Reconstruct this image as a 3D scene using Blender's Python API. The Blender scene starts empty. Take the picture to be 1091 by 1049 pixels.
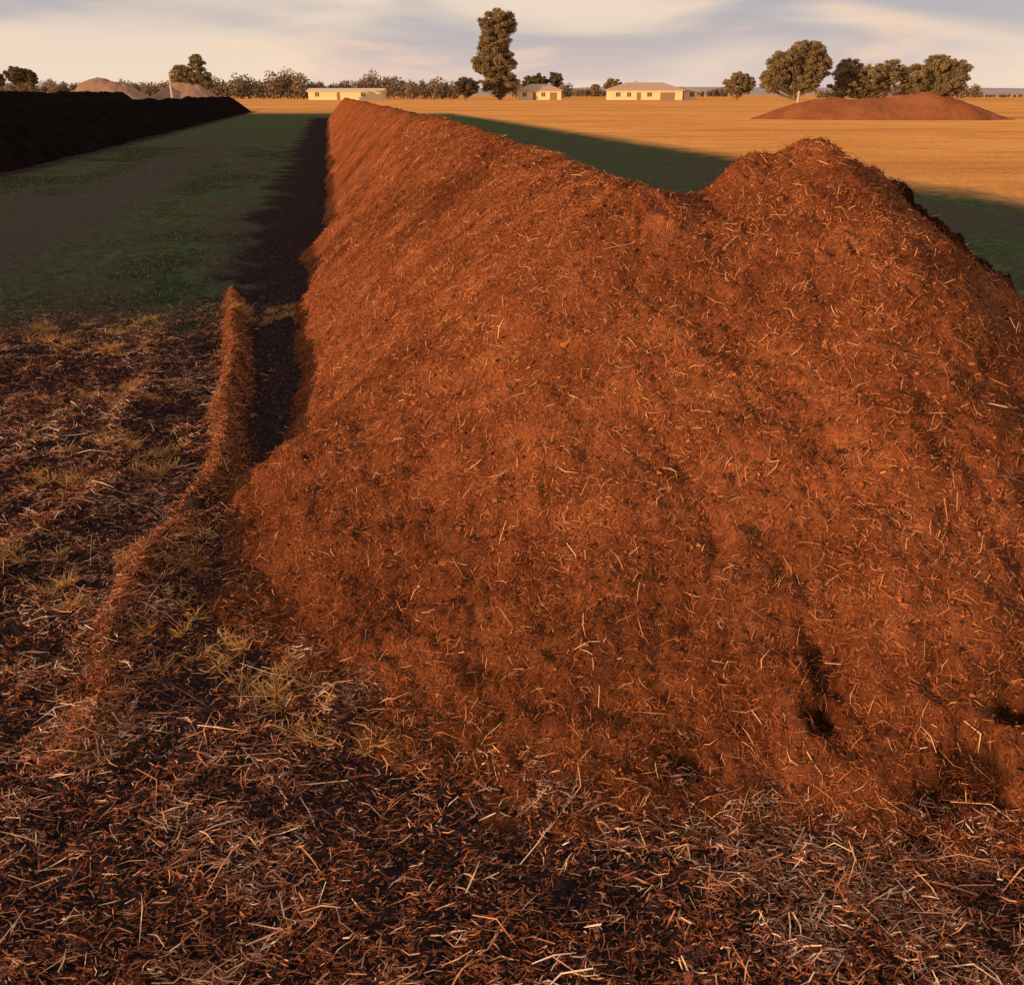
import bpy, math, numpy as np
from mathutils import Vector
rng=np.random.default_rng(7)
scene=bpy.context.scene
H=1.8; PITCH=24.2
# ------------------------------------------------------------ noise
_lat={}
def vnoise(x,y,seed=0):
    if seed not in _lat: _lat[seed]=np.random.default_rng(1000+seed).random((256,256))
    L=_lat[seed]
    x=np.asarray(x,float);y=np.asarray(y,float)
    xi=np.floor(x).astype(int);yi=np.floor(y).astype(int)
    fx=x-xi;fy=y-yi
    fx=fx*fx*fx*(fx*(fx*6-15)+10);fy=fy*fy*fy*(fy*(fy*6-15)+10)
    a=L[xi&255,yi&255];b=L[(xi+1)&255,yi&255];c=L[xi&255,(yi+1)&255];d=L[(xi+1)&255,(yi+1)&255]
    return (a*(1-fx)+b*fx)*(1-fy)+(c*(1-fx)+d*fx)*fy
def fbm(x,y,f,octv=4,seed=0,g=0.5):
    s=0;a=1;t=0
    for i in range(octv):
        ca,sa=math.cos(i*1.1+.4),math.sin(i*1.1+.4)
        s=s+a*(vnoise((x*ca-y*sa)*f+17*i,(x*sa+y*ca)*f+31*i,seed+i)-.5);t+=a;a*=g;f*=2.03
    return s/t*2
def sstep(a,b,x):
    t=np.clip((x-a)/(b-a),0,1);return t*t*(3-2*t)
# ------------------------------------------------------------ materials
def newmat(name):
    m=bpy.data.materials.new(name);m.use_nodes=True;nt=m.node_tree
    for n in list(nt.nodes):nt.nodes.remove(n)
    return m,nt
class NB:
    def __init__(s,nt):s.nt=nt
    def n(s,t,**k):
        nd=s.nt.nodes.new(t)
        for a,b in k.items():setattr(nd,a,b)
        return nd
    def set(s,sock,v):
        if isinstance(v,bpy.types.NodeSocket):s.nt.links.new(v,sock)
        else:sock.default_value=v
    def math(s,op,a,b=0.0,c=None,clamp=False):
        nd=s.n('ShaderNodeMath',operation=op);nd.use_clamp=clamp
        s.set(nd.inputs[0],a);s.set(nd.inputs[1],b)
        if c is not None:s.set(nd.inputs[2],c)
        return nd.outputs[0]
    def ss(s,x,a,b):
        nd=s.n('ShaderNodeMapRange',interpolation_type='SMOOTHSTEP')
        s.set(nd.inputs['Value'],x);nd.inputs['From Min'].default_value=a;nd.inputs['From Max'].default_value=b
        return nd.outputs[0]
    def mix(s,f,a,b):
        nd=s.n('ShaderNodeMix',data_type='RGBA')
        s.set(nd.inputs[0],f)
        s.set(nd.inputs[6],a if isinstance(a,bpy.types.NodeSocket) else (*a,1))
        s.set(nd.inputs[7],b if isinstance(b,bpy.types.NodeSocket) else (*b,1))
        return nd.outputs[2]
    def noise(s,vec,scale,detail=4,rough=.55,col=False,dist=0):
        nd=s.n('ShaderNodeTexNoise');s.set(nd.inputs['Vector'],vec)
        nd.inputs['Scale'].default_value=scale;nd.inputs['Detail'].default_value=detail;nd.inputs['Roughness'].default_value=rough
        nd.inputs['Distortion'].default_value=dist
        return nd.outputs['Color' if col else 'Fac']
    def ramp(s,f,stops):
        nd=s.n('ShaderNodeValToRGB');s.set(nd.inputs[0],f);e=nd.color_ramp.elements
        while len(e)<len(stops):e.new(.5)
        for el,(p,c) in zip(e,stops):el.position=p;el.color=(*c,1)
        return nd.outputs[0]
    def vmul(s,v,t):
        nd=s.n('ShaderNodeVectorMath',operation='MULTIPLY');s.set(nd.inputs[0],v);nd.inputs[1].default_value=t;return nd.outputs[0]
    def attr(s,name):
        nd=s.n('ShaderNodeAttribute');nd.attribute_name=name;return nd.outputs['Fac']
    def out(s,col,rough=.9,normal=None,spec=.15):
        p=s.n('ShaderNodeBsdfPrincipled')
        s.set(p.inputs['Base Color'],col if isinstance(col,bpy.types.NodeSocket) else (*col,1))
        s.set(p.inputs['Roughness'],rough);p.inputs['Specular IOR Level'].default_value=spec
        if normal is not None:s.set(p.inputs['Normal'],normal)
        o=s.n('ShaderNodeOutputMaterial');s.nt.links.new(p.outputs[0],o.inputs[0]);return p
    def outd(s,col,normal=None):
        p=s.n('ShaderNodeBsdfDiffuse');s.set(p.inputs[0],col)
        if normal is not None:s.set(p.inputs['Normal'],normal)
        o=s.n('ShaderNodeOutputMaterial');s.nt.links.new(p.outputs[0],o.inputs[0]);return p
    def bump(s,h,dist,strength=1,normal=None):
        nd=s.n('ShaderNodeBump');s.set(nd.inputs['Height'],h);nd.inputs['Distance'].default_value=dist;nd.inputs['Strength'].default_value=strength
        if normal is not None:s.set(nd.inputs['Normal'],normal)
        return nd.outputs[0]
    def rough_normal(s,vec,scale,k):
        # vegetation-like micro facets: normal scattered isotropically around the surface normal
        c=s.noise(vec,scale,3,.8,col=True)
        a=s.n('ShaderNodeVectorMath',operation='SUBTRACT');s.set(a.inputs[0],c);a.inputs[1].default_value=(.5,.5,.5)
        g=s.n('ShaderNodeNewGeometry')
        m=s.n('ShaderNodeVectorMath',operation='SCALE');s.set(m.inputs[0],a.outputs[0]);s.set(m.inputs['Scale'],k)
        b=s.n('ShaderNodeVectorMath',operation='ADD');s.set(b.inputs[0],g.outputs['Normal']);s.set(b.inputs[1],m.outputs[0])
        z=s.n('ShaderNodeVectorMath',operation='NORMALIZE');s.set(z.inputs[0],b.outputs[0]);return z.outputs[0]

def mat_ground():
    m,nt=newmat('ground_soil_and_grass');B=NB(nt)
    g=B.n('ShaderNodeNewGeometry');P=g.outputs['Position']
    sx=B.n('ShaderNodeSeparateXYZ');B.set(sx.inputs[0],P);x,y=sx.outputs[0],sx.outputs[1]
    w=B.math('ADD',x,B.math('MULTIPLY',y,.193))
    n1=B.noise(P,.9,4,.6);n2=B.noise(P,6,4,.65);n3=B.noise(P,60,2,.7);n4=B.noise(P,2.2,5,.7)
    wj=B.math('ADD',w,B.math('MULTIPLY',B.math('SUBTRACT',n1,.5),2.2))
    wj=B.math('ADD',wj,B.math('MULTIPLY',B.math('SUBTRACT',n2,.5),1.0))
    comb=B.n('ShaderNodeCombineXYZ');B.set(comb.inputs[0],w);B.set(comb.inputs[1],B.math('MULTIPLY',y,.22));W=comb.outputs[0]
    streak=B.noise(W,1.1,6,.68)
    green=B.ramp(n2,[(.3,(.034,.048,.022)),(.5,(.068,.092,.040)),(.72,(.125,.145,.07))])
    dull=B.ramp(n3,[(.3,(.040,.031,.027)),(.55,(.092,.073,.058)),(.8,(.24,.19,.145))])
    soil=B.ramp(B.noise(P,25,4,.7),[(.3,(.014,.011,.014)),(.55,(.040,.026,.026)),(.75,(.12,.058,.045))])
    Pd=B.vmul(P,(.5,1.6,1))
    dry_sunlit=B.ramp(B.noise(Pd,.25,6,.7),[(.32,(.66,.27,.07)),(.5,(.88,.40,.115)),(.68,(.95,.50,.17))])  # drier grass, with the orange of the sunlight put into its colour
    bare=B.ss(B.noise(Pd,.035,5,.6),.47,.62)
    dry_sunlit=B.mix(B.math('MULTIPLY',bare,.5),dry_sunlit,(.60,.23,.075))
    worn=B.math('MULTIPLY',B.ss(wj,-5.9,-5.1),B.math('SUBTRACT',1,B.ss(wj,-3.9,-2.8)))
    worn=B.math('MAXIMUM',worn,B.ss(streak,.46,.56))
    worn=B.math('MAXIMUM',worn,B.math('MULTIPLY',B.ss(n4,.50,.62),.75))
    worn=B.math('MULTIPLY',worn,B.math('SUBTRACT',1,B.ss(y,26,75)))
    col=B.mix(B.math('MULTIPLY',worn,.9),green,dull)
    far=B.ss(wj,11.5,13.5)  # colour split follows the windrow's shadow edge: sunlit orange beyond, green inside
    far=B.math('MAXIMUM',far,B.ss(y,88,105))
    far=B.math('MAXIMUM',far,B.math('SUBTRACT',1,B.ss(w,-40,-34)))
    col=B.mix(far,col,dry_sunlit)
    t1=B.math('MULTIPLY',B.ss(wj,-1.5,-.9),B.math('SUBTRACT',1,B.ss(wj,3.3,3.8)))
    t1=B.math('MULTIPLY',t1,B.math('SUBTRACT',1,B.ss(y,76,80)))
    t2=B.math('MULTIPLY',B.ss(wj,-13.5,-13),B.math('SUBTRACT',1,B.ss(wj,-7.9,-7.2)))
    t2=B.math('MULTIPLY',t2,B.math('SUBTRACT',1,B.ss(y,104,110)))
    yj=B.math('ADD',y,B.math('MULTIPLY',B.math('SUBTRACT',n1,.5),2.6))
    t3=B.math('SUBTRACT',1,B.ss(yj,6.7,8.0))
    st=B.math('MAXIMUM',B.math('MAXIMUM',t1,t2),t3)
    col=B.mix(st,col,soil)
    k=B.math('MULTIPLY_ADD',far,4.0,.8)
    nr=B.rough_normal(P,9,k)
    nb=B.bump(B.noise(P,45,4,.75),.02,1,nr)
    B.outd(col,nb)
    return m
def mat_pile(name,c0,c1,c2,scale=1.0):
    m,nt=newmat(name);B=NB(nt)
    g=B.n('ShaderNodeNewGeometry');P=g.outputs['Position']
    a=B.noise(P,80*scale,4,.75);b=B.noise(P,4*scale,4,.65)
    f=B.math('ADD',B.math('MULTIPLY',a,.5),B.math('MULTIPLY',b,.5))
    col=B.ramp(f,[(.36,c0),(.52,c1),(.66,c2)])
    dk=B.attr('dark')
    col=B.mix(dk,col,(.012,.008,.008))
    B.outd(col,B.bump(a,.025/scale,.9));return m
def mat_fibre(name,stops,trans=0):
    m,nt=newmat(name);B=NB(nt)
    col=B.ramp(B.attr('rnd'),stops)
    p=B.outd(col)
    if trans:
        t=B.n('ShaderNodeBsdfTranslucent');B.set(t.inputs[0],col);ms=B.n('ShaderNodeMixShader');ms.inputs[0].default_value=trans
        nt.links.new(p.outputs[0],ms.inputs[1]);nt.links.new(t.outputs[0],ms.inputs[2])
        o=[n for n in nt.nodes if n.type=='OUTPUT_MATERIAL'][0];nt.links.new(ms.outputs[0],o.inputs[0])
    return m
def mat_plain(name,c,rough=.8,var=.15,scale=3):
    m,nt=newmat(name);B=NB(nt);g=B.n('ShaderNodeNewGeometry')
    n=B.noise(g.outputs['Position'],scale,5,.6)
    col=B.mix(n,tuple(v*(1-var) for v in c),tuple(min(1,v*(1+var)) for v in c))
    B.out(col,rough,None,.3);return m

# ------------------------------------------------------------ mesh helpers
def mk_mesh(name,verts,faces,mat,attrs=None,smooth=False,parent=None):
    verts=np.asarray(verts,np.float32);faces=np.asarray(faces,np.int32)
    me=bpy.data.meshes.new(name);k=faces.shape[1]
    me.vertices.add(len(verts));me.vertices.foreach_set('co',verts.ravel())
    me.loops.add(faces.size);me.loops.foreach_set('vertex_index',faces.ravel())
    me.polygons.add(len(faces));me.polygons.foreach_set('loop_start',np.arange(0,faces.size,k,dtype=np.int32))
    me.polygons.foreach_set('loop_total',np.full(len(faces),k,np.int32))
    me.polygons.foreach_set('use_smooth',np.full(len(faces),smooth))
    me.update(calc_edges=True)
    if attrs:
        for a,v in attrs.items():
            at=me.attributes.new(a,'FLOAT','POINT');at.data.foreach_set('value',np.asarray(v,np.float32))
    if mat:me.materials.append(mat)
    ob=bpy.data.objects.new(name,me);scene.collection.objects.link(ob)
    if parent:ob.parent=parent
    return ob
def grid_faces(ny,nx,keep=None):
    i=np.arange(ny*nx).reshape(ny,nx)
    f=np.stack([i[:-1,:-1],i[:-1,1:],i[1:,1:],i[1:,:-1]],-1).reshape(-1,4)
    if keep is not None:f=f[keep.ravel()[f].any(1)]
    return f
def strips(name,P,D,N,L,W,rnd,mat,bend=.15,taper=.3,parent=None):
    n=len(P);D=D/np.linalg.norm(D,axis=1,keepdims=True)
    S=np.cross(D,N);S/=np.linalg.norm(S,axis=1,keepdims=True)+1e-9
    U=np.cross(S,D)
    b=(rng.normal(0,1,n)*bend)[:,None]*L[:,None]
    sb=(rng.normal(0,1,n)*bend)[:,None]*L[:,None]
    hl=L[:,None]/2;hw=W[:,None]/2
    A=P-D*hl;M=P+U*b+S*sb;C=P+D*hl
    V=np.stack([A-S*hw*.8,A+S*hw*.8,M-S*hw,M+S*hw,C-S*hw*taper,C+S*hw*taper],1).reshape(-1,3)
    o=np.arange(n)[:,None]*6
    F=np.concatenate([o+np.array([0,1,3,2]),o+np.array([2,3,5,4])])
    return mk_mesh(name,V,F,mat,{'rnd':np.repeat(rnd,6)},parent=parent)
def clods(name,P,R,rnd,mat,parent=None):
    n=len(P)
    base=np.array([[1,0,0],[-1,0,0],[0,1,0],[0,-1,0],[0,0,1],[0,0,-1]],float)
    V=base[None]*(1+rng.uniform(-.5,.5,(n,6,1)))+rng.uniform(-.25,.25,(n,6,3))
    V=V*rng.uniform(.5,1.5,(n,1,3))
    q=rng.normal(size=(n,3,3));Q,_=np.linalg.qr(q)
    V=np.einsum('nij,nkj->nki',Q,V)*R[:,None,None]*np.array([1,1,.8])+P[:,None]
    F0=np.array([[0,2,4],[2,1,4],[1,3,4],[3,0,4],[2,0,5],[1,2,5],[3,1,5],[0,3,5]])
    F=(np.arange(n)[:,None,None]*6+F0).reshape(-1,3)
    return mk_mesh(name,V.reshape(-1,3),F,mat,{'rnd':np.repeat(rnd,6)},parent=parent,smooth=False)

# ------------------------------------------------------------ ground height
BP=np.array([[-3.0,9.6],[-2.60,8.3],[-2.11,6.6],[-1.67,5.0],[-1.43,4.0],[-1.52,3.3],[-1.42,2.7],[-1.30,2.2],[-1.25,1.8]])
BH=np.array([0.0,.13,.17,.17,.15,.08,.07,.05,0.0])
def berm_x(y): return np.interp(y,BP[::-1,1],BP[::-1,0])+.04*fbm(y*0,y,1.7,3,40)
def berm(x,y):
    bx=berm_x(y);bh=np.interp(y,BP[::-1,1],BH[::-1])
    d=x-bx;bh=bh*(1+.35*fbm(x,y,6,3,44))*(1-.7*(y<3.7)*sstep(-.1,.2,fbm(x*0,y,2.5,2,47)))
    # fainter parallel wheel ridge further left
    d2=x-bx+.62+.06*fbm(y*0,y,1.3,3,48);b2=.05*sstep(2.2,3.2,y)*(1-sstep(6.5,8,y))*(1+.6*fbm(x,y,5,3,49))
    return bh*np.exp(-np.abs(d/.066)**1.8)+b2*np.exp(-(d2/.09)**2),np.minimum(np.abs(d),np.abs(d2)+.05),np.maximum(bh,b2)
def ground_h(x,y):
    near=1-sstep(10,30,y)
    z=near*(.035*fbm(x,y,1.3,3,50)+.040*fbm(x,y,8,4,55)+.016*fbm(x,y,30,3,60))
    b,_,_=berm(x,y)
    gx_=np.exp(-(((x-berm_x(y)-.22)/.16)**2))*sstep(3.9,4.4,y)*(1-sstep(8,9,y))
    return z*(1-.7*gx_)+b-.03*gx_
# ------------------------------------------------------------ pile height
PK=(1.38,4.40)
TH=np.radians([-180,-176,-171,-162,-148,-130,-119,-111,-101,-92.5,-82,-70,-45,-10,0,45,90,140,180])
RR=np.array([2.4,2.6,2.98,3.0,2.85,2.83,2.84,2.76,2.78,2.96,3.0,2.8,2.42,2.1,2.1,2.0,2.2,2.3,2.4])
def pile_h(x,y,detail=True):
    w=x+.19*y-1.40;d=np.abs(w)/1.018
    hwl=1.74-.33*sstep(10.9,11.3,y)+.12*sstep(12.2,14,y)
    hw=np.where(w<0,hwl,1.78)*(1+.09*fbm(x*0+w*.3,y,.6,3,3))
    e=np.maximum(0,4.15-y)+np.maximum(0,y-73)
    r=np.sqrt(d*d+e*e);t=r/hw
    Hc=1.37+.10*sstep(5,12,y)+.05*fbm(y*0,y,.5,3,5)
    p=1-(np.sqrt(t*t+.03)-.173)/(1.0149-.173)
    h1=Hc*p
    dx=x-PK[0];dy=y-PK[1];rr=np.hypot(dx,dy);th=np.arctan2(dy,dx)
    R=np.interp(th,TH,RR)*(1+.06*fbm(x,y,1.5,3,8)+.03*fbm(x,y,7,3,9))
    tt=rr/R
    body=1-(.55*(1.12*tt)**1.35+.45*(np.sqrt((1.12*tt)**2+.006)-.077))
    ap=.10*(1-tt)*sstep(0,.5,tt)
    kk=.07;q=np.clip(.5+.5*(body-ap)/kk,0,1);p2=body*q+ap*(1-q)+kk*q*(1-q)-kk*.25*sstep(.9,1,tt)
    p2=np.where(tt>1,np.minimum(p2,(1-tt)*1.2),p2)
    h2=1.53*p2
    k=.10;q=np.clip(.5+.5*(h2-h1)/k,0,1)
    h=h1*(1-q)+h2*q+k*q*(1-q)
    h=h+.03
    h=h+.10*np.exp(-(((x+1.95)/.35)**2+((y-10.5)/.6)**2))
    h=h+.07*np.exp(-(((x-.15)/.35)**2+((y-3.6)/.7)**2))-.05*np.exp(-(((x+.4)/.3)**2+((y-4.2)/.8)**2))
    h=h+.03*np.exp(-(((x-1.42)/.10)**2+((y-4.4)/.2)**2))+.06*np.exp(-(((x-1.06)/.14)**2+((y-4.3)/.2)**2))+.05*np.exp(-(((x-1.66)/.12)**2+((y-4.35)/.2)**2))
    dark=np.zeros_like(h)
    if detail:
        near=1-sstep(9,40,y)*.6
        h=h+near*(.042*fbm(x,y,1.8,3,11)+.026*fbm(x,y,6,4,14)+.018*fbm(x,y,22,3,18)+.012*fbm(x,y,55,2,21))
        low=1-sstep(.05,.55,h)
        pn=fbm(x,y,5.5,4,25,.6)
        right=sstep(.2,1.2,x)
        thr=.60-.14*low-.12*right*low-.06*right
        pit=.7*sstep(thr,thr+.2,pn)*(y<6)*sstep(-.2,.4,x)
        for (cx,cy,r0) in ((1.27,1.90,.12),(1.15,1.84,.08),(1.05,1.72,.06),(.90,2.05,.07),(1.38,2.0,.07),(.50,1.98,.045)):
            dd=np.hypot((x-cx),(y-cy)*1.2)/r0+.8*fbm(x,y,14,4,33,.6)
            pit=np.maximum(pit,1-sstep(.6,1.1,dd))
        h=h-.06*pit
        dark=np.clip(pit*.9,0,1)  # pits coloured near-black: moist compost plus painted low-sun shade
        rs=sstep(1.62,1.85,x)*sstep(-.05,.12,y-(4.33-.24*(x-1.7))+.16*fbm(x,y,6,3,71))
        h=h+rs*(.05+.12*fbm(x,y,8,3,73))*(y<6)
        dark=np.maximum(dark,rs*.92)  # dark compost lumps, with the shoulder's sun-averted shade painted in
        dark=np.maximum(dark,.8*sstep(10.95,11.3,y)*(1-sstep(12.,12.8,y))*(w<-1.0))  # shadow beyond the flank bulge, painted as a dark notch
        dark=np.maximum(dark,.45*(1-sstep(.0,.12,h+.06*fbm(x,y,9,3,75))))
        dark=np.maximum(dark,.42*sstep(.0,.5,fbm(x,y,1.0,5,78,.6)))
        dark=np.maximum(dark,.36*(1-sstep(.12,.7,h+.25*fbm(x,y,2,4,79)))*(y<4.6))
    return h,dark
# ------------------------------------------------------------ build ground
def geo_axis(lo,hi,d,far_lo,far_hi,g):
    c=list(np.arange(lo,hi,d));s=d;v=c[-1]
    while v<far_hi: s*=g;v+=s;c.append(v)
    s=d;v=lo;l=[]
    while v>far_lo: s*=g;v-=s;l.append(v)
    return np.array(l[::-1]+c)
gx=geo_axis(-4.6,2.2,.014,-4000,4000,1.06);gy=geo_axis(1.0,8.6,.014,-300,6000,1.035)
X,Y=np.meshgrid(gx,gy);Z=ground_h(X,Y)
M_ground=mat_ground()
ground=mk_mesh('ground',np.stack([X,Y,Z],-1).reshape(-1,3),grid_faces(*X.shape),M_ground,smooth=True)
# ------------------------------------------------------------ main windrow
M_pile=mat_pile('compost_fibrous',(.10,.030,.014),(.31,.095,.036),(.54,.190,.074))
wy=geo_axis(1.30,7.5,.0125,1.25,77,1.012)
wx=np.arange(-1.25,3.9,.0125)
WW,Y=np.meshgrid(wx,wy);X=WW-.19*Y
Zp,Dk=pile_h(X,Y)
Zp=np.maximum(Zp,-.12)
keep=Zp>-.08
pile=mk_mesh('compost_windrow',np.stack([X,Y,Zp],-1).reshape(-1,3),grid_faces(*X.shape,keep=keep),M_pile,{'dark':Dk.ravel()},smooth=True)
def pile_samples(n,ymax=14,pw=2.2):
    y=1.32+(ymax-1.32)*rng.random(n)**pw; w=rng.uniform(-1.2,3.6,n);x=w-.19*y
    h,d=pile_h(x,y);e=.02
    hx,_=pile_h(x+e,y);hy,_=pile_h(x,y+e)
    N=np.stack([-(hx-h)/e,-(hy-h)/e,np.ones(n)],1);N/=np.linalg.norm(N,axis=1,keepdims=True)
    k=(h>.0)
    return np.stack([x,y,h],1)[k],N[k],d[k]
M_fib=mat_fibre('compost_fibres',[(0,(.04,.015,.009)),(.3,(.22,.068,.026)),(.7,(.47,.16,.060)),(.9,(.64,.29,.125)),(1,(.86,.56,.30))])
P,N,d=pile_samples(420000)
n=len(P);T=rng.normal(size=(n,3));T-=N*(T*N).sum(1,keepdims=True);T/=np.linalg.norm(T,axis=1,keepdims=True)
D=T+N*rng.normal(.0,.32,n)[:,None]
L=rng.gamma(2.4,.0085,n)+.006;W=rng.uniform(.0009,.0026,n)*(1+P[:,1]*.06)
clus=fbm(P[:,0],P[:,1],3.5,4,95)
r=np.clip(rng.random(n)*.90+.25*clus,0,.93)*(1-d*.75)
big=rng.random(n)<.030;L[big]=rng.gamma(3,.012,big.sum())+.02;r[big]=rng.uniform(.84,1,big.sum())
strips('fibres',P+N*(.001+L[:,None]*.08),D,N+rng.normal(0,.45,(n,3)),L,W,r,M_fib,.13,parent=pile)
P,N,d=pile_samples(110000,10,2.0);n=len(P)
R=rng.gamma(2,.0012,n)+.0012
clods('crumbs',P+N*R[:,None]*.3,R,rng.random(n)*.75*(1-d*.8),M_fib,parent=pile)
# ------------------------------------------------------------ straw litter on the soil
M_straw=mat_fibre('straw',[(0,(.045,.018,.014)),(.3,(.20,.074,.045)),(.6,(.46,.19,.105)),(.86,(.68,.37,.20)),(1,(.88,.70,.50))])
def in_gap(x,y):
    return (x>berm_x(y)+.08)&(y>4.0)&(y<7.9)&(x<-.2)
def density(x,y):
    c=fbm(x,y,2.0,4,80);f=fbm(x,y,9,4,85,.6)
    dn=.12+.78*sstep(-.02,.42,.8*c+.8*f)
    _,bd,bh=berm(x,y)
    dn=np.maximum(dn,.9*(1-sstep(.06,.22,bd))*(bh>.02))
    left=sstep(2.9,4.0,y)*(x<-1.45)*sstep(-.20,.20,c*.6+.9*f+.06)
    dn=np.maximum(dn,left)
    dn=np.where(in_gap(x,y),.02,dn)
    return dn*(1-sstep(7.3,8.6,y+.8*c))
def litter(n,ymax,pw,dens=density):
    y=1.0+(ymax-1.0)*rng.random(n)**pw
    x=rng.uniform(-1,1,n)*(.66*y+.35)
    k=(x<2.6)&(rng.random(n)<dens(x,y));x,y=x[k],y[k]
    hp,_=pile_h(x,y);z=ground_h(x,y);k=hp<z+.04;x,y,z,hp=x[k],y[k],z[k],hp[k]
    return np.stack([x,y,np.maximum(z,hp)],1)
def lay(name,n,pw,Lm,Lr,Wr,tilt,rp,mat=M_straw,z0=.004,zr=.02,parent=None,dens=density,rs=1.0):
    P=litter(n,8.8,pw,dens);m=len(P);a=rng.uniform(0,2*np.pi,m)
    D=np.stack([np.cos(a)*1.25,np.sin(a)*.8,rng.normal(0,tilt,m)],1)
    N=np.stack([rng.normal(0,.6,m),rng.normal(0,.6,m),np.ones(m)],1)
    L=rng.gamma(3,Lm/3,m)+Lr;W=rng.uniform(*Wr,m)
    P[:,2]+=z0+rng.random(m)**2*zr
    warm=sstep(1.2,2.2,P[:,1])*.15*fbm(P[:,0],P[:,1],2.5,3,97)
    return strips(name,P,D,N,L,W,np.clip(rng.random(m)**rp*rs+warm,0,1),mat,.10,parent=parent)
straw=lay('scattered_straw',170000,1.15,.030,.012,(.0018,.004),.28,.95)
lay('fine_litter',330000,1.2,.011,.005,(.0015,.004),.34,1.4,zr=.014,parent=straw)
lay('long_stalks',9000,1.1,.08,.03,(.0022,.004),.16,.55,zr=.03,parent=straw)
# brown bark and fibre debris everywhere on the soil
def dens2(x,y): return np.where(in_gap(x,y),.04,(.45+.5*sstep(-.3,.3,fbm(x,y,5,4,88))))*(1-sstep(7.0,8.4,y))
lay('bark_debris',260000,1.15,.012,.005,(.002,.005),.40,1.0,mat=M_fib,zr=.008,parent=straw,dens=dens2,rs=.62)
n=75000;y=rng.uniform(2.0,8.6,n);x=berm_x(y)+rng.normal(0,.050,n)
k=(y>3.75)|(rng.random(n)<.5);x,y=x[k],y[k];m=len(x);a=rng.uniform(0,2*np.pi,m)
P=np.stack([x,y,ground_h(x,y)+.003+rng.random(m)*.010],1)
strips('berm_fibres',P,np.stack([np.cos(a),np.sin(a),rng.normal(0,.35,m)],1),rng.normal(0,.6,(m,3))+[0,0,1],rng.gamma(3,.007,m)+.007,rng.uniform(.0018,.0038,m),rng.random(m)*.95,M_fib,.12,parent=straw)
M_soilc=mat_fibre('soil_crumbs',[(0,(.01,.008,.010)),(.6,(.028,.018,.018)),(.9,(.14,.05,.035)),(1,(.26,.10,.05))])
n=120000;y=1.0+7.6*rng.random(n)**1.3;x=rng.uniform(-1,1,n)*(.66*y+.35);hp,_=pile_h(x,y);k=(x<2.6)&(hp<.04);x,y=x[k],y[k]
z=ground_h(x,y);R=rng.gamma(2,.0012,len(x))+.001
clods('soil_crumbs',np.stack([x,y,z+R*.4],1),R,rng.random(len(x)),M_soilc,parent=straw)
# dry tufts
M_tuft=mat_fibre('dry_grass',[(0,(.22,.10,.04)),(.5,(.52,.27,.09)),(1,(.70,.46,.18))],.25)
PT=[];DT=[];LT=[]
spots=[(-2.2,4.6,.07),(-1.98,4.25,.08),(-1.85,4.45,.06),(-2.35,4.1,.07),(-3.1,6.6,.10),(-3.6,6.9,.12),(-2.45,8.0,.10),(-2.3,7.7,.10),(-2.15,8.1,.12),(-2.0,7.8,.1),(-3.9,7.2,.14),(-3.3,7.3,.12),
 (-1.38,3.3,.07),(-1.22,2.75,.07),(-1.05,2.62,.06),(-.85,2.45,.07),(-.72,2.32,.06),(-.60,2.22,.05),(-1.62,3.05,.07),(-.35,2.1,.05),(-2.7,5.6,.10),(-2.3,5.4,.08),(-2.0,3.2,.06)]
for (cx,cy,rad) in spots:
    for s in range(5):
        c2=cx+rng.normal(0,rad*1.2);c3=cy+rng.normal(0,rad*1.2);r2=rad*rng.uniform(.15,.6)
        m=int(rng.uniform(30,110)*(rad/.08));a=rng.uniform(0,2*np.pi,m);rr=r2*np.sqrt(rng.random(m))
        px=c2+rr*np.cos(a);py=c3+rr*np.sin(a)
        PT.append(np.stack([px,py,ground_h(px,py)+.006],1))
        b=a+rng.normal(0,.9,m);DT.append(np.stack([np.cos(b),np.sin(b),rng.uniform(.0,1.2,m)],1));LT.append(rng.gamma(4,.010,m)+.01)
P=np.concatenate(PT);D=np.concatenate(DT);L=np.concatenate(LT);D/=np.linalg.norm(D,axis=1,keepdims=True)
m=len(P);strips('dry_grass_tufts',P+D*L[:,None]*.4,D,rng.normal(0,1,(m,3))+[0,0,1],L,rng.uniform(.0018,.004,m),rng.random(m),M_tuft,.12,.15)
# short green grass in the lane
M_grass=mat_fibre('green_grass',[(0,(.024,.034,.016)),(.5,(.06,.085,.038)),(.85,(.12,.14,.07)),(1,(.36,.31,.20))],.3)
n=260000;y=6.9+28*rng.random(n)**1.9;w=rng.uniform(-8,-1.2,n);x=w-.193*y
gm=fbm(x,y,.9,5,90,.6)
wn=sstep(-5.6,-5,w)*(1-sstep(-3.6,-2.8,w))
k=(rng.random(n)<(1-.85*wn)*sstep(-.15,.3,gm)*sstep(6.9,8.2,y+gm))&(x>-.66*y-1);x,y=x[k],y[k];m=len(x)
a=rng.uniform(0,2*np.pi,m);D=np.stack([np.cos(a),np.sin(a),rng.uniform(.3,1.6,m)],1);D/=np.linalg.norm(D,axis=1,keepdims=True)
L=rng.uniform(.015,.045,m);P=np.stack([x,y,ground_h(x,y)],1)
strips('grass',P+D*L[:,None]*.45,D,rng.normal(0,1,(m,3)),L,rng.uniform(.003,.006,m)*(1+y*.04),rng.random(m),M_grass,.12,.1)
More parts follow.
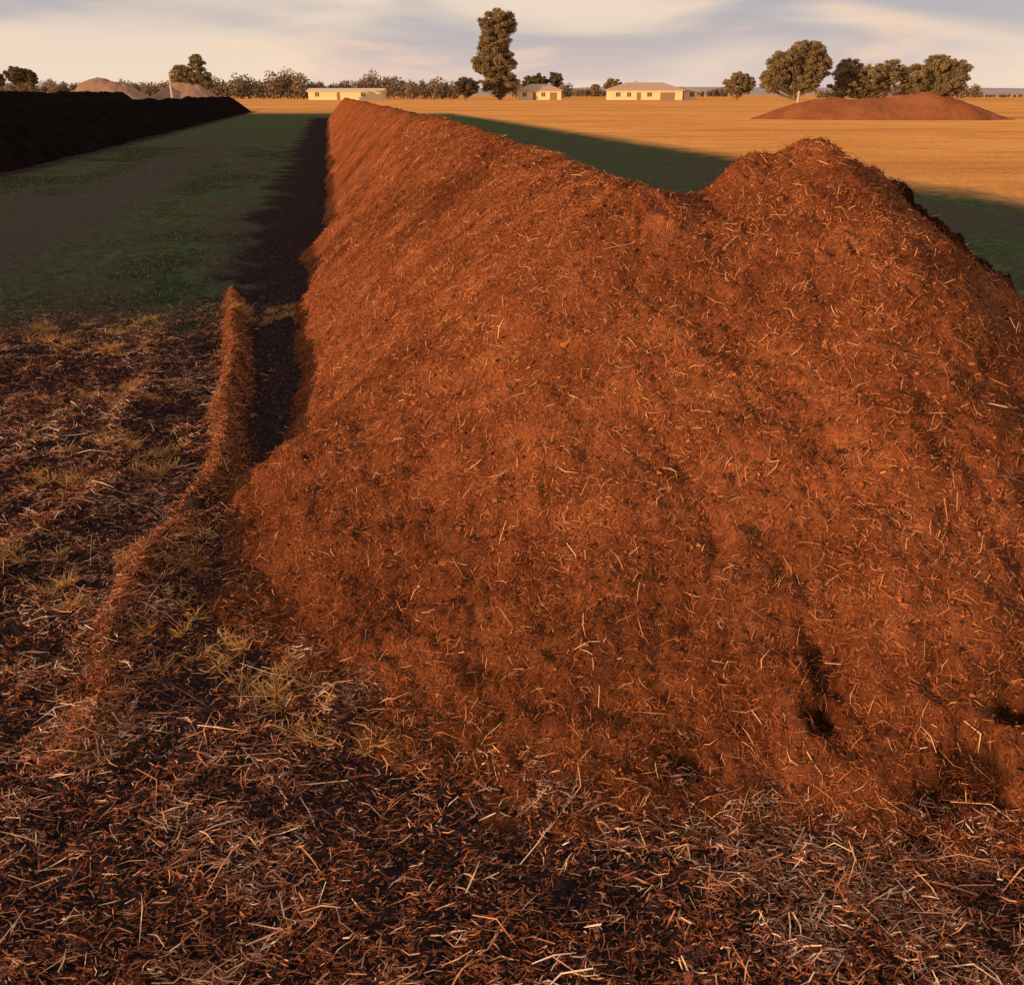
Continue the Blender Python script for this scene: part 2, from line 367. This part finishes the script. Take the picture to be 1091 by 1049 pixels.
# ------------------------------------------------------------ other windrows
def windrow(name,w0,y0,y1,hgt,hw,mat,seed,slope=.193,dy=.25):
    ys=np.arange(y0-hw-.5,y1+hw+.5,dy);ws=np.arange(-hw-.4,hw+.4,.07)
    WW,Y=np.meshgrid(ws,ys);X=w0+WW-slope*Y
    e=np.maximum(0,y0-Y)+np.maximum(0,Y-y1);t=np.sqrt(WW**2+e**2)/(hw*(1+.12*fbm(X,Y,.5,3,seed)))
    Z=hgt*(1+.07*fbm(Y*0,Y,.25,3,seed+2))*(1-(np.sqrt(t*t+.03)-.173)/.842)+.07*fbm(X,Y,1.2,4,seed+4)+.03*fbm(X,Y,5,3,seed+6)
    Z=np.maximum(Z,-.2)
    return mk_mesh(name,np.stack([X,Y,Z],-1).reshape(-1,3),grid_faces(*X.shape,keep=Z>-.15),mat,{'dark':np.zeros(Z.size)},smooth=True)
M_black=mat_pile('compost_mature_black',(.006,.0045,.005),(.013,.009,.009),(.035,.020,.016),.3)
M_brown=mat_pile('compost_brown_far',(.24,.085,.037),(.38,.14,.06),(.50,.20,.09),.12)
M_brown2=mat_pile('soil_heap_hazy',(.28,.16,.11),(.38,.24,.17),(.48,.32,.24),.12)  # paler tones: distance haze put into the heap colour
windrow('compost_windrow',-10.3,3.0,104,1.5,2.2,M_black,100)
windrow('compost_windrow',-23.5,20,112,1.95,2.6,M_black,120)
def mound(name,cx,cy,ax,ay,h,mat,seed,ang=0):
    g=np.linspace(-1.15,1.15,150);U,V=np.meshgrid(g,g)
    ca,sa=math.cos(ang),math.sin(ang);X=cx+U*ax*ca-V*ay*sa;Y=cy+U*ax*sa+V*ay*ca
    e=np.maximum(0,np.abs(U)-.35)/.65;t=np.sqrt(e**2+V**2)*(1+.2*fbm(X,Y,3/ax,3,seed))
    Z=h*(1+.30*fbm(X,Y,2.2/ax,3,seed+3))*(1-(np.sqrt(t*t+.05)-.22)/.805)+.15*fbm(X,Y,.8,4,seed+5)
    Z=np.maximum(Z,-.3)
    return mk_mesh(name,np.stack([X,Y,Z],-1).reshape(-1,3),grid_faces(150,150,keep=Z>-.25),mat,{'dark':np.zeros(Z.size)},smooth=True)
mound('soil_mound',28.2,74,9.6,3.2,1.75,M_brown,140,-.12)
mound('soil_mound',-69,165,8.5,5,3.7,M_brown2,150,.1)
mound('soil_mound',-58,172,7.5,5,3.1,M_brown2,160,-.05)

# ------------------------------------------------------------ helpers far objects
def PX(px,Y):return Y*(px-545.5)/1036.
def PZ(py,Y):return H+Y*(100-py)/1136.
def tube(pts,radii,seg=7):
    pts=[Vector(p) for p in pts];V=[];F=[]
    for i,p in enumerate(pts):
        d=(pts[min(i+1,len(pts)-1)]-pts[max(i-1,0)]).normalized()
        a=d.cross(Vector((.3,1,.1))).normalized();b=d.cross(a)
        for k in range(seg):
            t=2*math.pi*k/seg;V.append(p+(a*math.cos(t)+b*math.sin(t))*radii[i])
    for i in range(len(pts)-1):
        for k in range(seg):
            F.append((i*seg+k,i*seg+(k+1)%seg,(i+1)*seg+(k+1)%seg,(i+1)*seg+k))
    return V,F
M_bark=mat_plain('bark',(.20,.15,.11),.9,.3,2)
def leafmat(name,a,b,c):return mat_fibre(name,[(0,a),(.5,b),(1,c)],.2)
M_leafA=leafmat('eucalypt_foliage',(.10,.085,.045),(.27,.21,.11),(.46,.35,.19))
M_leafB=leafmat('dark_foliage',(.07,.06,.036),(.15,.125,.07),(.26,.21,.11))
def tree(name,cx,cy,blobs,leaf,size=.5,dens=1.0,trunk=None):
    root=bpy.data.objects.new(name,None);scene.collection.objects.link(root);root.location=(cx,cy,0)
    zt=max(b[1] for b in blobs);tr=trunk or max(.15,zt*.025)
    V=[];F=[];lp=[];lr=[]
    base=[(0,0,-.3),(.15,0,zt*.25),(-.1,.1,zt*.5),(0,0,zt*.85)]
    v,f=tube(base,[tr*1.3,tr,tr*.75,tr*.3]);V+=v;F+=f
    for (dx,dz,rx,rz) in blobs:
        ncl=max(8,int(dens*20*(rx*rz)**.5/(size*2.2)))
        for c in range(ncl):
            q=rng.normal(size=3);q/=np.linalg.norm(q);q*=rng.random()**.45
            cc=np.array([dx+q[0]*rx*.95,q[1]*rx*.85,dz+q[2]*rz*.95])
            cr=rng.uniform(.10,.26)*min(rx,rz)+size*.35
            if rng.random()<.35:
                st=Vector((0,0,min(zt*.8,max(.4,cc[2]-rz*.7-rx*.3))));en=Vector(cc)
                mid=(st+en)/2+Vector((0,0,-.1*rx));o=len(V);v,f=tube([st,mid,en],[tr*.35,tr*.22,tr*.08],5);V+=v;F+=[tuple(i+o for i in t) for t in f]
            nl=int(45*dens*(cr/size)**1.3)+12
            pp=rng.normal(size=(nl,3));pp/=np.linalg.norm(pp,axis=1,keepdims=True);pp*=(rng.random((nl,1))**.6)*cr*[1.3,1.3,.8]
            lp.append(cc+pp);lr.append(np.clip(rng.normal(.5,.2,nl)+rng.normal(0,.15),0,1))
    mk_mesh('trunk_and_limbs',np.array([tuple(p) for p in V]),np.array(F),M_bark,parent=root,smooth=True)
    P=np.concatenate(lp);r=np.concatenate(lr);P[:,2]=np.maximum(P[:,2],.1)
    m=len(P);D=rng.normal(size=(m,3));strips('foliage',P,D,rng.normal(size=(m,3)),rng.uniform(.6,1.3,m)*size,rng.uniform(.4,.8,m)*size,r,leaf,.1,.4,parent=root)
    return root
def tree_px(name,bx,Y,blobs,leaf,size=.45,dens=1.0,trunk=None):
    cx=PX(bx,Y);bb=[]
    for (x0,x1,y0,y1) in blobs:
        bb.append((PX((x0+x1)/2,Y)-cx,PZ((y0+y1)/2,Y),abs(PX(x1,Y)-PX(x0,Y))/2,abs(PZ(y0,Y)-PZ(y1,Y))/2))
    return tree(name,cx,Y,bb,leaf,size,dens,trunk)
tree_px('eucalyptus_tree',533,300,[(511,552,13,42),(508,547,32,62),(503,552,52,84),(510,553,74,101),(503,530,58,80)],M_leafA,.34,1.3,.5)
tree_px('round_bush',496,290,[(482,511,83,103)],M_leafB,.34,1.5)
tree_px('eucalyptus_tree',846,280,[(832,878,45,72),(814,852,54,84),(848,882,58,86),(808,838,70,100),(838,874,76,101)],M_leafA,.34,1.3,.45)
tree_px('eucalyptus_tree',785,285,[(770,804,80,102),(776,798,76,92)],M_leafA,.34,1.2)
tree_px('eucalyptus_tree',915,290,[(884,916,63,92),(903,945,67,100),(928,960,65,92),(880,955,82,102)],M_leafA,.34,1.1,.4)
tree_px('eucalyptus_tree',990,290,[(978,1014,58,82),(1003,1031,63,92),(956,988,69,99),(983,1028,76,102)],M_leafA,.34,1.2,.4)
tree_px('eucalyptus_tree',212,260,[(205,222,58,78),(184,210,70,98),(203,230,72,98)],M_leafA,.33,1.2)
tree_px('dark_tree',22,230,[(10,32,70,92),(28,42,74,93)],M_leafB,.30,1.3)
tree_px('dark_tree',2,230,[(-8,8,75,93)],M_leafB,.30,1.3)
tree_px('dark_tree',575,340,[(566,584,78,98),(584,600,76,96),(556,568,80,98)],M_leafB,.40,1.1)
tree_px('dark_tree',652,380,[(642,664,84,98),(628,640,90,100)],M_leafA,.45,1.1)
V=[];R=[]
def belt(x0,x1,Y,top,var,seed):
    xs=np.arange(PX(x0,Y),PX(x1,Y),1.1)
    for x in xs:
        t=top+var*float(fbm(np.array([x]),np.array([0.]),.12,3,seed)[0]);hh=max(1.2,PZ(t,Y)*rng.uniform(.8,1.1))
        m=int(46*hh**.8);p=rng.normal(size=(m,3));p/=np.linalg.norm(p,axis=1,keepdims=True);p*=rng.random((m,1))**.5
        rad=hh*.42;V.append(np.array([x,Y+rng.uniform(-8,8),hh*.50])+p*[rad*.9,rad,hh*.52]);R.append(np.clip(rng.normal(.45,.2,m)+rng.normal(0,.12),0,1))
belt(228,332,360,80,16,200);belt(325,440,370,84,14,205);belt(436,486,350,88,12,210);belt(548,606,420,90,8,215)
belt(-60,190,520,88,6,220);belt(600,780,600,96,4,225);belt(1030,1120,520,100,3,230);belt(870,1040,420,90,10,236);belt(-400,-60,500,86,8,240);belt(1120,1500,500,92,12,244)
P=np.concatenate(V);P[:,2]=np.maximum(P[:,2],.1);r=np.concatenate(R);m=len(P)
strips('distant_tree_row',P,rng.normal(size=(m,3)),rng.normal(size=(m,3)),rng.uniform(.5,.9,m),rng.uniform(.35,.6,m),r,leafmat('hazy_foliage',(.13,.105,.075),(.26,.20,.135),(.38,.28,.18)),.1,.4)  # leaf colours lightened to paint haze into the tree belts
xs=np.linspace(-3000,3000,240);prof=9+7*fbm(xs,xs*0,.0016,4,300)+2*fbm(xs,xs*0,.02,3,305)
V=[];
for j,(yy,k) in enumerate(((1500,0),(1650,.8),(1800,1),(2300,0))):
    for x,p in zip(xs,prof):V.append((x,yy,p*k-.2*(k==0)))
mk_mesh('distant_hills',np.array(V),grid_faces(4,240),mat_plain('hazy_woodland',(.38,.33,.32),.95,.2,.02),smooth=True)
# ------------------------------------------------------------ houses
def box(name,x0,x1,y0,y1,z0,z1,mat,parent):
    V=[(x,y,z) for z in(z0,z1) for y in(y0,y1) for x in(x0,x1)]
    F=[(0,1,3,2),(4,6,7,5),(0,4,5,1),(2,3,7,6),(0,2,6,4),(1,5,7,3)]
    return mk_mesh(name,np.array(V),np.array(F),mat,parent=parent)
M_cream=mat_plain('cream_wall',(.82,.66,.38),.8,.06,.6);M_white=mat_plain('white_trim',(.8,.78,.72),.6,.04)
M_roofb=mat_plain('tile_roof',(.52,.36,.27),.8,.15,1.5);M_roofc=mat_plain('cream_metal_roof',(.72,.58,.38),.5,.06,.4);M_glass=mat_plain('window_glass',(.12,.10,.09),.15,.1)
M_door=mat_plain('door_paint',(.30,.19,.12),.5,.1)
def house(name,xc,yc,wd,dp,wh,rh,wall,roof,openings,hip=True):
    root=bpy.data.objects.new(name,None);scene.collection.objects.link(root);root.location=(xc,yc,0)
    a=wd/2;b=dp/2;V=[];F=[]
    def q(x0,x1,z0,z1,y):
        o=len(V);V.extend([(x0,y,z0),(x1,y,z0),(x1,y,z1),(x0,y,z1)]);F.append((o,o+1,o+2,o+3))
    xs=-a
    for (ox,ow,oz0,oz1,kind) in sorted(openings):
        q(xs,ox-ow/2,0,wh,-b)
        if oz0>0.02:q(ox-ow/2,ox+ow/2,0,oz0,-b)
        q(ox-ow/2,ox+ow/2,oz1,wh,-b);xs=ox+ow/2
        nm='door' if kind=='d' else 'window'
        box(nm,ox-ow/2,ox+ow/2,-b+.12,-b+.16,oz0,oz1,M_door if kind=='d' else M_glass,root)
        if kind=='w':
            box('window_sill',ox-ow/2-.1,ox+ow/2+.1,-b-.08,-b-.003,oz0-.12,oz0-.02,M_white,root)
            box('window_mullion',ox-.04,ox+.04,-b+.05,-b+.11,oz0,oz1,M_white,root)
    q(xs,a,0,wh,-b)
    o=len(V);V+=[(-a,-b,0),(-a,b,0),(-a,b,wh),(-a,-b,wh),(a,-b,0),(a,b,0),(a,b,wh),(a,-b,wh)]
    F+=[(o,o+1,o+2,o+3),(o+4,o+5,o+6,o+7),(o+1,o+5,o+6,o+2)]
    mk_mesh('walls',np.array(V),np.array(F),wall,parent=root)
    e=.55;x0,x1,y0,y1=-a-e,a+e,-b-e,b+e;rl=b+e if hip else 0
    V=[(x0,y0,wh),(x1,y0,wh),(x1,y1,wh),(x0,y1,wh),(x0+rl,0,wh+rh),(x1-rl,0,wh+rh),(x0,y0,wh+.18),(x1,y0,wh+.18),(x1,y1,wh+.18),(x0,y1,wh+.18)]
    F=[(6,7,5,4),(8,9,4,5),(7,8,5,5),(9,6,4,4),(0,1,7,6),(1,2,8,7),(2,3,9,8),(3,0,6,9),(0,3,2,1)]
    me=bpy.data.meshes.new('roof');me.from_pydata(V,[],[tuple(dict.fromkeys(f)) for f in F]);me.materials.append(roof)
    ro=bpy.data.objects.new('roof',me);scene.collection.objects.link(ro);ro.parent=root
    return root
def W(x,w=1.8):return (x,w,.9,2.1,'w')
def Dr(x,w=1.0):return (x,w,0.0,2.1,'d')
Yh=300
house('farm_shed',PX(370,Yh),Yh,22.5,8,2.3,1.0,M_cream,M_roofc,[W(-8.5,1.2),Dr(-2),W(5.5,1.4)],False)
house('farm_cottage',PX(575,Yh),Yh+6,13.5,8,2.6,1.9,M_cream,M_roofb,[W(-4.6,1.2),Dr(-1.6),W(1.2,1.2),(4.4,2.2,0,2.1,'d')],True)
r=house('brick_house',PX(686,Yh),Yh,22,11,2.7,2.2,M_cream,M_roofb,[W(-8.5,1.4),W(-5.2,1.2),Dr(-2.2,1.2),W(1.0,1.4),(6.5,4.4,0,2.1,'d')],True)
box('chimney',-3,-2.2,.5,1.3,3.9,5.4,M_roofb,r)
house('garage_wing',PX(729,Yh),Yh+3,8,8,2.4,1.4,M_cream,M_roofb,[(-1.6,2.6,0,2.1,'d'),W(2.2,1.4)],True)
M_post=mat_plain('weathered_timber',(.50,.44,.34),.85,.25,6)
def post(name,x,y,h,r):
    v,f=tube([(x,y,-.3),(x,y,h*.5),(x+.01,y,h)],[r,r*.96,r*.9],10)
    return mk_mesh(name,np.array([tuple(p) for p in v]),np.array(f),M_post,smooth=True)
post('timber_pole',PX(183,130),130,4.4,.16);post('fence_post',PX(851,95),95,2.0,.11)
# ------------------------------------------------------------ light and sky
EL=math.radians(6.6)
d=Vector((.79*math.cos(EL),.62*math.cos(EL),-math.sin(EL)))
sl=bpy.data.lights.new('sun','SUN');sl.energy=5;sl.angle=math.radians(.5);sl.color=(1,.59,.28)
so=bpy.data.objects.new('sun',sl);scene.collection.objects.link(so);so.rotation_euler=d.to_track_quat('-Z','Y').to_euler()
wd=bpy.data.worlds.new('World');scene.world=wd;wd.use_nodes=True;nt=wd.node_tree
for n_ in list(nt.nodes):nt.nodes.remove(n_)
B=NB(nt)
sky=B.n('ShaderNodeTexSky',sky_type='NISHITA');sky.sun_disc=False;sky.sun_elevation=EL;sky.sun_rotation=math.atan2(-.79,-.62)
sky.air_density=1.0;sky.dust_density=1.5;sky.ozone_density=1.5
tc=B.n('ShaderNodeTexCoord');v=tc.outputs['Generated']
cn=B.noise(B.vmul(v,(1.5,1.5,9)),1.9,6,.45,dist=.35);cn2=B.noise(B.vmul(v,(5,5,20)),1.3,4,.45,dist=.4)
mask=B.ss(cn,.40,.64);mask2=B.ss(cn2,.54,.72)
sz=B.n('ShaderNodeSeparateXYZ');B.set(sz.inputs[0],v)
hz=B.math('SUBTRACT',1,B.ss(sz.outputs[2],0.0,.08))
skyb=B.mix(.8,sky.outputs[0],(5.6,5.2,5.7))
skyb=B.mix(B.math('MULTIPLY',hz,.7),skyb,(8.2,6.4,5.7))
c1=B.mix(B.math('MULTIPLY',mask,.8),skyb,(10.0,7.9,6.0))
c2=B.mix(B.math('MULTIPLY',mask2,.5),c1,(10.6,7.3,5.1))
bg=B.n('ShaderNodeBackground');B.set(bg.inputs[0],c2);bg.inputs[1].default_value=.094
o=B.n('ShaderNodeOutputWorld');nt.links.new(bg.outputs[0],o.inputs[0])
# ------------------------------------------------------------ camera
cam=bpy.data.cameras.new('camera');cam.sensor_fit='HORIZONTAL';cam.sensor_width=36;cam.lens=945/1091*36;cam.clip_end=20000;cam.clip_start=.05
co=bpy.data.objects.new('camera',cam);scene.collection.objects.link(co);co.location=(0,0,H);co.rotation_euler=(math.radians(90-PITCH),0,0)
scene.camera=co
scene.view_settings.view_transform='Standard';scene.view_settings.look='None';scene.view_settings.exposure=0
